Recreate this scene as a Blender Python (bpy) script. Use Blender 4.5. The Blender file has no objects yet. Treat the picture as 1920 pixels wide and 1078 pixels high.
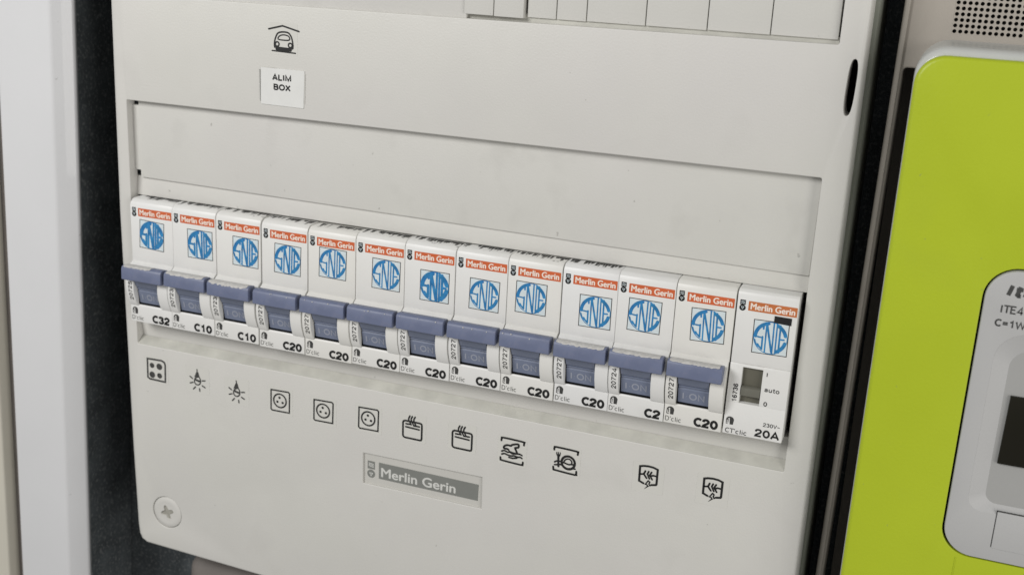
import bpy, bmesh, math, random
from math import radians, sin, cos, pi
from mathutils import Vector, Matrix
from mathutils.geometry import delaunay_2d_cdt

S = 0.001                      # everything below is written in millimetres
scene = bpy.context.scene
COL = scene.collection
random.seed(7)

# ------------------------------------------------------------------ camera, world, lamps, exposure
cam_d = bpy.data.cameras.new("camera")
cam = bpy.data.objects.new("camera", cam_d)
COL.objects.link(cam)
scene.camera = cam
cam_d.sensor_width = 36.0
cam_d.lens = 36.0 * 2177.98 / 1920.0
cam_d.clip_start = 0.01
cam_d.clip_end = 10.0
_r = ((0.9329469, 0.1481203, -0.3281317), (0.3564989, -0.2530416, 0.8993767), (0.0501850, -0.9560493, -0.2888792))
cam.matrix_world = Matrix(((_r[0][0], -_r[0][1], -_r[0][2], 265.524 * S),
                           (_r[1][0], -_r[1][1], -_r[1][2], -328.546 * S),
                           (_r[2][0], -_r[2][1], -_r[2][2], 140.099 * S),
                           (0, 0, 0, 1)))
cam_d.dof.use_dof = True
cam_d.dof.focus_distance = 0.352
cam_d.dof.aperture_fstop = 21.0

world = bpy.data.worlds.new("World")
scene.world = world
world.use_nodes = True
wb = world.node_tree.nodes["Background"]
wb.inputs[0].default_value = (1.0, 0.995, 0.985, 1)
wb.inputs[1].default_value = 0.25

def lamp(name, loc, target, size, power, color):
    d = bpy.data.lights.new(name, 'AREA')
    d.shape = 'RECTANGLE'; d.size = size[0]; d.size_y = size[1]
    d.energy = power; d.color = color
    o = bpy.data.objects.new(name, d); COL.objects.link(o)
    o.location = loc
    o.rotation_euler = (Vector(target) - Vector(loc)).to_track_quat('-Z', 'Y').to_euler()
    return o
lamp("room_light", (-0.22, -0.60, 0.42), (0.06, 0, 0.04), (0.36, 0.26), 4.15, (1.0, 0.99, 0.975))
lamp("side_fill", (0.75, -0.42, 0.06), (-0.03, 0, 0.0), (0.35, 0.5), 2.0, (1.0, 0.975, 0.94))  # added fill lamp without a visible source, brightens the jamb's right-hand face

scene.view_settings.view_transform = 'Standard'
scene.view_settings.look = 'None'
scene.view_settings.exposure = 0.07
scene.view_settings.gamma = 1.0
scene.render.engine = 'CYCLES'
scene.cycles.max_bounces = 8

# ------------------------------------------------------------------ materials
def mat(name, col, rough=0.45, var=0.05, vscale=60, bump=0.0, bscale=900, spec=0.4, tint=None, tscale=14,
        grime=0.0, gscale=45, trans=0.0, coat=0.0, speck=None, dots=0, objvar=None):
    m = bpy.data.materials.new(name); m.use_nodes = True
    nt = m.node_tree; N = nt.nodes; L = nt.links
    b = N["Principled BSDF"]
    b.inputs["Roughness"].default_value = rough
    b.inputs["Specular IOR Level"].default_value = spec
    b.inputs["Coat Weight"].default_value = coat
    if trans: b.inputs["Transmission Weight"].default_value = trans
    tc = N.new("ShaderNodeTexCoord")
    def noise(scale, detail=3, dist=0.0):
        n = N.new("ShaderNodeTexNoise"); n.inputs["Scale"].default_value = scale
        n.inputs["Detail"].default_value = detail; n.inputs["Distortion"].default_value = dist
        L.new(tc.outputs["Object"], n.inputs["Vector"]); return n
    def ramp(src, p0, p1, c0, c1):
        r = N.new("ShaderNodeValToRGB"); e = r.color_ramp.elements
        e[0].position = p0; e[1].position = p1; e[0].color = c0; e[1].color = c1
        L.new(src, r.inputs[0]); return r
    def mix(fac, a, c, mode='MIX'):
        x = N.new("ShaderNodeMix"); x.data_type = 'RGBA'; x.blend_type = mode
        if isinstance(fac, float): x.inputs[0].default_value = fac
        else: L.new(fac, x.inputs[0])
        for sock, v in ((x.inputs[6], a), (x.inputs[7], c)):
            if isinstance(v, tuple): sock.default_value = v
            else: L.new(v, sock)
        return x.outputs[2]
    c = tuple(col) + (1,)
    dark = tuple(v * (1 - var) for v in col) + (1,); lite = tuple(min(1, v * (1 + var)) for v in col) + (1,)
    n1 = noise(vscale, 4)
    out = ramp(n1.outputs[0], 0.3, 0.7, dark, lite).outputs[0]
    if tint:
        n2 = noise(tscale, 2)
        r2 = ramp(n2.outputs[0], 0.35, 0.68, (0, 0, 0, 1), (1, 1, 1, 1))
        out = mix(r2.outputs[0], out, mix(0.5, out, tuple(tint) + (1,)))
    if grime:
        n3 = noise(gscale, 3, 0.2)
        r3 = ramp(n3.outputs[0], 0.58, 0.85, (0, 0, 0, 1), (grime, grime, grime, 1))
        out = mix(r3.outputs[0], out, (0.13, 0.12, 0.10, 1))
    if objvar:
        oi = N.new("ShaderNodeObjectInfo")
        r6 = ramp(oi.outputs["Random"], 0.0, 1.0, (0, 0, 0, 1), (.8, .8, .8, 1))
        out = mix(r6.outputs[0], out, tuple(objvar) + (1,))
    if dots:
        n5 = noise(420, 2); r5 = ramp(n5.outputs[0], 0.75, 0.80, (0, 0, 0, 1), (.4, .4, .4, 1))
        out = mix(r5.outputs[0], out, (0.16, 0.15, 0.13, 1))
    if speck:
        n4 = noise(speck[0], 2)
        r4 = ramp(n4.outputs[0], 0.52, 0.72, (0, 0, 0, 1), (1, 1, 1, 1))
        out = mix(r4.outputs[0], out, tuple(speck[1]) + (1,))
    L.new(out, b.inputs["Base Color"])
    rr = N.new("ShaderNodeMapRange"); L.new(n1.outputs[0], rr.inputs[0])
    rr.inputs[3].default_value = max(0.05, rough - 0.06); rr.inputs[4].default_value = min(1, rough + 0.08)
    L.new(rr.outputs[0], b.inputs["Roughness"])
    if bump:
        nb = noise(bscale, 3); bp = N.new("ShaderNodeBump")
        bp.inputs["Strength"].default_value = bump; bp.inputs["Distance"].default_value = 0.0002
        L.new(nb.outputs[0], bp.inputs["Height"]); L.new(bp.outputs[0], b.inputs["Normal"])
    return m

M = dict(
    cover=mat("cover_plastic", (0.59, 0.582, 0.543), 0.42, 0.02, 40, 0.3, 1600, tint=(0.585, 0.565, 0.555), tscale=13, grime=0.10, gscale=40, dots=1),
    blank=mat("blank_plastic", (0.582, 0.576, 0.538), 0.40, 0.02, 40, 0.3, 1600, tint=(0.58, 0.56, 0.55), tscale=11, grime=0.13, gscale=75, dots=1),
    housing=mat("housing_plastic", (0.72, 0.722, 0.715), 0.36, 0.025, 80, 0.15, 2000, tint=(0.66, 0.645, 0.62), tscale=35, objvar=(0.70, 0.685, 0.635), grime=0.12, gscale=120),
    lever=mat("lever_plastic", (0.135, 0.157, 0.245), 0.42, 0.07, 200, 0.12, 2500, grime=0.0, speck=(420, (0.155, 0.172, 0.255))),
    rocker=mat("rocker_plastic", (0.165, 0.19, 0.265), 0.35, 0.06, 200, 0.08, 2500),
    emboss=mat("rocker_mark", (0.29, 0.31, 0.37), 0.4),
    scuff=mat("lever_scuff", (0.50, 0.49, 0.47), 0.7, 0.12, 900, 0.4, 3000),
    scuffgrey=mat("scuff_grey", (0.40, 0.39, 0.35), 0.6, 0.2, 900),
    screwgrey=mat("recess_shade", (0.33, 0.32, 0.28), 0.6, 0.15, 300),  # darker tone paints the shade down in the screw recess
    ledgeshade=mat("shaded_grimy_ledge", (0.485, 0.48, 0.435), 0.6, 0.12, 120, grime=0.25, gscale=90),  # ledge shade painted into the base colour, plus some grime
    orange=mat("print_orange", (0.50, 0.155, 0.05), 0.45, 0.10, 160),
    red=mat("print_orange_red", (0.56, 0.12, 0.04), 0.45, 0.10, 160),
    white=mat("print_white", (0.80, 0.70, 0.62), 0.5),
    ink=mat("print_black", (0.012, 0.012, 0.012), 0.5, 0.2, 300),
    ink2=mat("print_grey_black", (0.05, 0.05, 0.048), 0.5, 0.3, 500),
    inkgrey=mat("print_grey", (0.16, 0.16, 0.15), 0.5, 0.2, 500),
    blue=mat("emblem_blue", (0.02, 0.155, 0.38), 0.4, 0.35, 500, tint=(0.05, 0.30, 0.52), tscale=300),
    paper=mat("label_paper", (0.67, 0.67, 0.65), 0.5, 0.02, 200),
    sticker=mat("sticker_paper", (0.62, 0.69, 0.71), 0.35, 0.05, 300),
    clear=mat("sticker_film", (0.60, 0.592, 0.553), 0.35, 0.01, 60),
    iconfilm=mat("pictogram_film", (0.66, 0.65, 0.61), 0.35, 0.03, 200),
    badge=mat("badge_plastic", (0.53, 0.52, 0.485), 0.4, 0.02, 80),
    badgegrey=mat("badge_grey", (0.20, 0.205, 0.19), 0.35, 0.06, 60),
    badgeink=mat("badge_lettering", (0.60, 0.60, 0.57), 0.4),
    charcoal=mat("charcoal_wall", (0.068, 0.078, 0.083), 0.75, 0.3, 90, 0.9, 700, spec=0.3, speck=(800, (0.17, 0.178, 0.18))),
    darkbox=mat("dark_enclosure", (0.06, 0.064, 0.052), 0.5, 0.15, 60, 0.2, 900),
    black=mat("gap_black", (0.006, 0.006, 0.006), 0.8),
    frame=mat("white_lacquer", (0.64, 0.642, 0.65), 0.3, 0.015, 30, 0.15, 700, coat=0.3, dots=1),
    frameedge=mat("cream_lacquer", (0.61, 0.59, 0.54), 0.35, 0.02, 30, 0.05, 600),
    leaf=mat("beige_door", (0.55, 0.525, 0.45), 0.4, 0.03, 30),
    board=mat("beige_board", (0.40, 0.365, 0.32), 0.5, 0.03, 60, 0.15, 1500, grime=0.18, gscale=70),
    casing=mat("casing_clear_grey", (0.50, 0.51, 0.49), 0.35, 0.05, 40, coat=0.15),
    lime=mat("lime_plastic", (0.395, 0.48, 0.02), 0.38, 0.03, 30, 0.3, 1500, spec=0.35, grime=0.05, dots=1),
    metergrey=mat("meter_grey", (0.43, 0.43, 0.425), 0.45, 0.02, 50, 0.15, 2000),
    metergrey2=mat("meter_grey_inset", (0.34, 0.34, 0.33), 0.45, 0.02, 50, 0.1, 2000),
    lcd=mat("display_glass", (0.012, 0.011, 0.007), 0.3, 0.1, 40, spec=0.2),
    tripper=mat("switch_window", (0.115, 0.11, 0.085), 0.3, 0.06, 120, coat=0.2),
    tripper2=mat("switch_slider", (0.145, 0.142, 0.118), 0.35, 0.05, 120),
    sidewall=mat("box_side_grey", (0.24, 0.25, 0.21), 0.5, 0.12, 60, 0.2, 900),
    channel=mat("channel_brown", (0.13, 0.115, 0.095), 0.6, 0.1, 60),
    duct=mat("duct_grey", (0.20, 0.18, 0.165), 0.6, 0.1, 40),
)

# ------------------------------------------------------------------ mesh helpers
def link(name, me, m, parent=None, loc=(0, 0, 0), rot=(0, 0, 0), label=None):
    o = bpy.data.objects.new(name, me); COL.objects.link(o)
    if m is not None and not me.materials: me.materials.append(m)
    o.parent = parent
    o.location = tuple(v * S for v in loc); o.rotation_euler = rot
    if label: o["label"] = label
    return o

def thing(name, label, cat, loc, group=None):
    o = bpy.data.objects.new(name, None); COL.objects.link(o)
    o.empty_display_size = 0.01
    o.location = tuple(v * S for v in loc)
    o["label"] = label; o["category"] = cat
    if group: o["group"] = group
    return o

def tag(o, label=None, cat=None, group=None, kind=None):
    for k, v in (("label", label), ("category", cat), ("group", group), ("kind", kind)):
        if v: o[k] = v
    return o

def to_mesh(bm, smooth=35):
    for v in bm.verts: v.co *= S
    bmesh.ops.recalc_face_normals(bm, faces=bm.faces)
    me = bpy.data.meshes.new("mesh"); bm.to_mesh(me); bm.free()
    if smooth:
        me.shade_smooth(); me.set_sharp_from_angle(angle=radians(smooth))
    return me

def bev(bm, edges, off, seg=2):
    bmesh.ops.bevel(bm, geom=edges, offset=off, segments=seg, affect='EDGES', profile=0.6, clamp_overlap=True)

def add_box(bm, x0, x1, y0, y1, z0, z1, b=0, seg=2):
    t = bmesh.new()
    bmesh.ops.create_cube(t, size=1)
    for v in t.verts:
        v.co = Vector((x0 + (v.co.x + .5) * (x1 - x0), y0 + (v.co.y + .5) * (y1 - y0), z0 + (v.co.z + .5) * (z1 - z0)))
    if b: bev(t, t.edges[:], b, seg)
    merge(bm, t)

def merge(bm, t):
    me = bpy.data.meshes.new("tmp"); t.to_mesh(me); t.free(); bm.from_mesh(me); bpy.data.meshes.remove(me)

def add_prism(bm, prof, x0, x1, b=0, seg=2, bset=None):
    """profile of (y, z) points extruded along x"""
    t = bmesh.new()
    a = [t.verts.new((x0, y, z)) for y, z in prof]; c = [t.verts.new((x1, y, z)) for y, z in prof]
    n = len(prof)
    t.faces.new(a); t.faces.new(c[::-1])
    for i in range(n): t.faces.new((a[i], c[i], c[(i + 1) % n], a[(i + 1) % n]))
    bmesh.ops.recalc_face_normals(t, faces=t.faces)
    if b:
        ed = [e for e in t.edges if e.calc_face_angle(0) > radians(28)]
        bev(t, ed, b, seg)
    merge(bm, t)

def add_plan(bm, loop, y0, y1, b=0, seg=2):
    """outline of (x, z) points extruded along y"""
    t = bmesh.new()
    a = [t.verts.new((x, y0, z)) for x, z in loop]; c = [t.verts.new((x, y1, z)) for x, z in loop]
    n = len(loop)
    f = t.faces.new(a); t.faces.new(c[::-1])
    for i in range(n): t.faces.new((a[i], c[i], c[(i + 1) % n], a[(i + 1) % n]))
    bmesh.ops.recalc_face_normals(t, faces=t.faces)
    if b: bev(t, list(f.edges), b, seg)
    merge(bm, t)

def rrect(x0, x1, z0, z1, r, n=6):
    """rounded rectangle, counter-clockwise; r one radius or (bl, br, tr, tl)"""
    if not isinstance(r, (tuple, list)): r = (r,) * 4
    pts = []
    for (cx, cz, a, q) in ((x0 + r[0], z0 + r[0], 180, r[0]), (x1 - r[1], z0 + r[1], 270, r[1]),
                           (x1 - r[2], z1 - r[2], 0, r[2]), (x0 + r[3], z1 - r[3], 90, r[3])):
        for k in range(n + 1):
            t = radians(a + 90 * k / n); pts.append((cx + q * cos(t), cz + q * sin(t)))
    return pts

def offset(loop, d):
    """move a counter-clockwise loop inwards by d"""
    n = len(loop); out = []
    for i in range(n):
        p0 = Vector(loop[i - 1]); p = Vector(loop[i]); p1 = Vector(loop[(i + 1) % n])
        a = (p - p0); c = (p1 - p)
        if a.length < 1e-6: a = c
        if c.length < 1e-6: c = a
        a.normalize(); c.normalize()
        na = Vector((-a.y, a.x)); nc = Vector((-c.y, c.x)); m = (na + nc)
        if m.length < 1e-6: m = na
        m.normalize(); k = max(0.35, m.dot(na))
        q = p + m * (d / k); out.append((q.x, q.y))
    return out

def inside(p, loop):
    c = False; j = len(loop) - 1
    for i in range(len(loop)):
        xi, zi = loop[i]; xj, zj = loop[j]
        if (zi > p[1]) != (zj > p[1]) and p[0] < (xj - xi) * (p[1] - zi) / (zj - zi) + xi: c = not c
        j = i
    return c

def fill(bm, loops, vl):
    """triangles between the first loop and the holes after it"""
    pts = []; edges = []; flat = []
    for lp, vs in zip(loops, vl):
        s0 = len(pts); pts += [Vector(p) for p in lp]; flat += vs
        edges += [(s0 + i, s0 + (i + 1) % len(lp)) for i in range(len(lp))]
    vo, eo, fo, ov, oe, of = delaunay_2d_cdt(pts, edges, [], 0, 1e-5)
    new = [flat[o[0]] if o else bm.verts.new((vo[k].x, flat[0].co.y, vo[k].y)) for k, o in enumerate(ov)]
    for f in fo:
        c = sum((vo[i] for i in f), Vector((0, 0))) / len(f)
        if inside(c, loops[0]) and not any(inside(c, h) for h in loops[1:]):
            try: bm.faces.new([new[i] for i in f])
            except ValueError: pass

def pierced(bm, outer, y0, prof, holes, stretch=None):
    """front sheet at y0 with an outer edge profile and hole loops [(loop, edge radius, back y)]"""
    def inset(d):
        o = offset(outer, d)
        if stretch: o = [(a[0] + (b[0] - a[0]) * .5 + d * stretch(a[0]), a[1] + (b[1] - a[1]) * .5) for a, b in zip(outer, o)]
        return o
    first = inset(prof[0][0])
    loops = [first] + [offset(h, -r) for h, r, yb in holes]
    vl = [[bm.verts.new((x, y0, z)) for x, z in lp] for lp in loops]
    fill(bm, loops, vl)
    def strip(a, b):
        n = len(a)
        for i in range(n): bm.faces.new((a[i], a[(i + 1) % n], b[(i + 1) % n], b[i]))
    prev = vl[0]
    for d, y in prof[1:]:
        cur = [bm.verts.new((x, y, z)) for x, z in inset(d)]; strip(prev, cur); prev = cur
    for (h, r, yb), v0 in zip(holes, vl[1:]):
        prev = v0
        for k in range(1, 5):
            t = radians(90 * k / 4)
            cur = [bm.verts.new((x, y0 + r * (1 - cos(t)), z)) for x, z in offset(h, -r * (1 - sin(t)))]
            strip(prev, cur); prev = cur
        cur = [bm.verts.new((x, yb, z)) for x, z in h]; strip(prev, cur)

def ribbon(bm, pts, w, y, closed=False, caps=True):
    """flat printed stroke in the x-z plane with mitred joints and rounded ends"""
    P = [Vector(p) for p in pts]; n = len(P); L = []; R = []
    for i in range(n):
        p = P[i]
        a = (p - P[i - 1]) if (i > 0 or closed) else (P[i + 1] - p)
        c = (P[(i + 1) % n] - p) if (i < n - 1 or closed) else a
        a = a.normalized(); c = c.normalized()
        na = Vector((-a.y, a.x)); m = (na + Vector((-c.y, c.x)))
        m = m.normalized() if m.length > 1e-5 else na
        k = max(0.6, m.dot(na)); q = m * (w / 2 / k)
        L.append(p + q); R.append(p - q)
    vl = [bm.verts.new((v.x, y, v.y)) for v in L]; vr = [bm.verts.new((v.x, y, v.y)) for v in R]
    for i in range(n if closed else n - 1):
        j = (i + 1) % n
        bm.faces.new((vr[i], vr[j], vl[j], vl[i]))
    if not closed and caps:
        for k in (0, n - 1):
            disc(bm, P[k].x, P[k].y, w / 2, y + 0.004, 8)

def disc(bm, x, z, r, y, n=16):
    bm.faces.new([bm.verts.new((x + r * cos(2 * pi * k / n), y, z + r * sin(2 * pi * k / n))) for k in range(n)])

def circle(x, z, r, n=28, a0=0, a1=360):
    full = abs(a1 - a0) >= 360
    m = n if full else n + 1
    return [(x + r * cos(radians(a0 + (a1 - a0) * k / n)), z + r * sin(radians(a0 + (a1 - a0) * k / n))) for k in range(m)]

def sheet(bm, pts, y):
    bm.faces.new([bm.verts.new((x, y, z)) for x, z in pts])

def smooth_line(pts, closed=False, sub=3):
    """Catmull-Rom through the points"""
    n = len(pts)
    if n < 4: return pts
    out = []; rng = range(n if closed else n - 1)
    g = lambda i: Vector(pts[i % n]) if closed else Vector(pts[max(0, min(n - 1, i))])
    for i in rng:
        p0, p1, p2, p3 = g(i - 1), g(i), g(i + 1), g(i + 2)
        for k in range(sub):
            t = k / sub
            q = 0.5 * ((2 * p1) + (p2 - p0) * t + (2 * p0 - 5 * p1 + 4 * p2 - p3) * t * t + (3 * p1 - p0 - 3 * p2 + p3) * t ** 3)
            out.append((q.x, q.y))
    if not closed: out.append(tuple(pts[-1]))
    return out

def fin_flat(bm):
    for f in bm.faces:
        f.normal_update()
        if f.normal.y > 0: f.normal_flip()
    for v in bm.verts: v.co *= S
    me = bpy.data.meshes.new("print"); bm.to_mesh(me); bm.free(); return me

# stroke alphabet: cell height 1, each entry (advance, strokes, closed flags)
def _arc(cx, cz, rx, rz, a0, a1, n=14): return [(cx + rx * cos(radians(a0 + (a1 - a0) * k / n)), cz + rz * sin(radians(a0 + (a1 - a0) * k / n))) for k in range(n + 1)]
GL = {
 'C': (.64, [_arc(.36, .5, .31, .45, 46, 314)]), '0': (.62, [_arc(.29, .5, .23, .44, 0, 360)]), 'O': (.82, [_arc(.39, .5, .34, .45, 0, 360)]),
 '1': (.60, [[(.10, .72), (.24, .78), (.34, .94), (.34, .0)]]),
 '2': (.62, [[(.06, .66), (.09, .82), (.18, .92), (.30, .95), (.42, .91), (.50, .80), (.50, .66), (.43, .52), (.28, .38), (.12, .22), (.06, .06), (.54, .06)]]),
 '3': (.62, [[(.06, .74), (.12, .88), (.27, .95), (.42, .90), (.48, .76), (.42, .60), (.26, .53)], [(.26, .52), (.44, .46), (.52, .30), (.46, .13), (.30, .05), (.14, .09), (.05, .24)]]),
 '4': (.62, [[(.42, .0), (.42, .93), (.04, .28), (.57, .28)]]),
 '5': (.62, [[(.50, .94), (.14, .94), (.09, .50), (.26, .59), (.42, .55), (.51, .42), (.51, .24), (.42, .09), (.28, .04), (.13, .08), (.05, .20)]]),
 '6': (.62, [[(.49, .80), (.40, .92), (.26, .95), (.13, .84), (.06, .62), (.06, .32), (.14, .10), (.28, .04), (.44, .10), (.51, .29), (.45, .48), (.30, .56), (.15, .50), (.07, .36)]]),
 '7': (.62, [[(.05, .93), (.54, .93), (.36, .62), (.25, .32), (.21, .0)]]),
 'A': (.72, [[(.03, .0), (.34, .94), (.65, .0)], [(.14, .30), (.54, .30)]]), 'D': (.78, [[(.09, .05), (.09, .94), (.40, .94), (.60, .80), (.66, .50), (.60, .20), (.40, .05), (.09, .05)]]),
 'I': (.28, [[(.12, .0), (.12, .95)]]), 'T': (.60, [[(.0, .93), (.64, .93)], [(.32, .93), (.32, .0)]]), 'L': (.60, [[(.10, .96), (.10, .05), (.55, .05)]]),
 'M': (.86, [[(.09, .0), (.09, .93), (.42, .05), (.75, .93), (.75, .0)]]), 'N': (.78, [[(.09, .0), (.09, .93), (.64, .04), (.64, .96)]]),
 'B': (.72, [[(.09, .05), (.09, .94), (.42, .94), (.54, .84), (.54, .64), (.40, .52), (.09, .52)], [(.40, .52), (.58, .42), (.60, .20), (.46, .05), (.09, .05)]]),
 'X': (.70, [[(.03, .0), (.63, .95)], [(.05, .95), (.65, .0)]]), 'E': (.66, [[(.56, .93), (.09, .93), (.09, .05), (.58, .05)], [(.09, .51), (.50, .51)]]),
 'V': (.68, [[(.02, .95), (.32, .03), (.62, .95)]]), 'W': (.95, [[(.02, .95), (.22, .03), (.45, .92), (.68, .03), (.88, .95)]]),
 '=': (.62, [[(.06, .62), (.54, .62)], [(.06, .36), (.54, .36)]]), '~': (.55, [[(.05, .36), (.16, .46), (.28, .40), (.40, .34), (.50, .44)]]),
 "'": (.20, [[(.09, .96), (.05, .74)]]), 'c': (.56, [_arc(.27, .34, .22, .31, 50, 310)]), 'l': (.24, [[(.10, .0), (.10, .96)]]), 'i': (.24, [[(.10, .0), (.10, .66)], [(.10, .86), (.10, .95)]]),
 'a': (.58, [[(.07, .52), (.16, .64), (.30, .66), (.42, .58), (.44, .40), (.44, .0)], [(.44, .40), (.20, .36), (.07, .22), (.12, .06), (.26, .03), (.44, .16)]]),
 'u': (.60, [[(.08, .67), (.08, .22), (.16, .06), (.30, .04), (.46, .18)], [(.47, .67), (.47, .0)]]), 't': (.38, [[(.16, .90), (.16, .14), (.24, .04), (.34, .05)], [(.02, .64), (.33, .64)]]),
 'o': (.60, [_arc(.29, .34, .23, .31, 0, 360)]), 'r': (.40, [[(.09, .67), (.09, .0)], [(.09, .42), (.18, .60), (.36, .64)]]), 'n': (.60, [[(.08, .67), (.08, .0)], [(.08, .46), (.20, .64), (.36, .64), (.46, .50), (.46, .0)]]),
 '.': (.34, [[(.14, .45), (.20, .45)]]), ' ': (.3, []),
}
def text_mesh(s, x0, x1, z0, z1, y, bold=0.16, shear=0.0, rot=False):
    """lettering drawn with strokes, fitted into a box on the x-z plane; bold = stroke width over height; rot = reads upwards"""
    H = (x1 - x0) if rot else (z1 - z0); Wd = (z1 - z0) if rot else (x1 - x0)
    w = bold * H; strokes = []; adv = 0
    for ch in s:
        a, st = GL[ch]
        for p in st: strokes.append([(adv + px, pz) for px, pz in p])
        adv += a + .06
    xs = [p[0] for st in strokes for p in st]; ax, bx = min(xs), max(xs)
    bm = bmesh.new()
    for k, st in enumerate(strokes):
        q = []
        for px, pz in st:
            u = w / 2 + (px - ax) / max(bx - ax, .01) * (Wd - w); v = w / 2 + pz * (H - w)
            if rot: q.append((x1 - v, z0 + u))
            else: q.append((x0 + u + shear * v, z0 + v))
        closed = len(q) > 8 and (Vector(q[0]) - Vector(q[-1])).length < 1e-4
        ribbon(bm, q[:-1] if closed else q, w, y - .0015 * (k % 12), closed, caps=False)
    return fin_flat(bm)

def font_mesh(s, x0, x1, z0, z1, y, d=.1):
    """humanist lettering, thickened by laying shifted copies over each other"""
    c = bpy.data.curves.new("lettering", 'FONT'); c.body = s; c.resolution_u = 4
    o = bpy.data.objects.new("lettering", c); COL.objects.link(o)
    dg = bpy.context.evaluated_depsgraph_get(); dg.update()
    me = bpy.data.meshes.new_from_object(o.evaluated_get(dg))
    bpy.data.objects.remove(o); bpy.data.curves.remove(c)
    xs = [v.co.x for v in me.vertices]; ys = [v.co.y for v in me.vertices]
    ax, bx, ay, by = min(xs), max(xs), min(ys), max(ys)
    bm = bmesh.new()
    for k, (dx, dz) in enumerate(((-1, 0), (1, 0), (0, .7), (0, -.7))):
        t = bmesh.new(); t.from_mesh(me)
        for v in t.verts:
            v.co = (x0 + d + (v.co.x - ax) / (bx - ax) * (x1 - x0 - 2 * d) + dx * d, y - .004 * k, z0 + d + (v.co.y - ay) / (by - ay) * (z1 - z0 - 2 * d) + dz * d)
        merge(bm, t)
    return fin_flat(bm)

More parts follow.
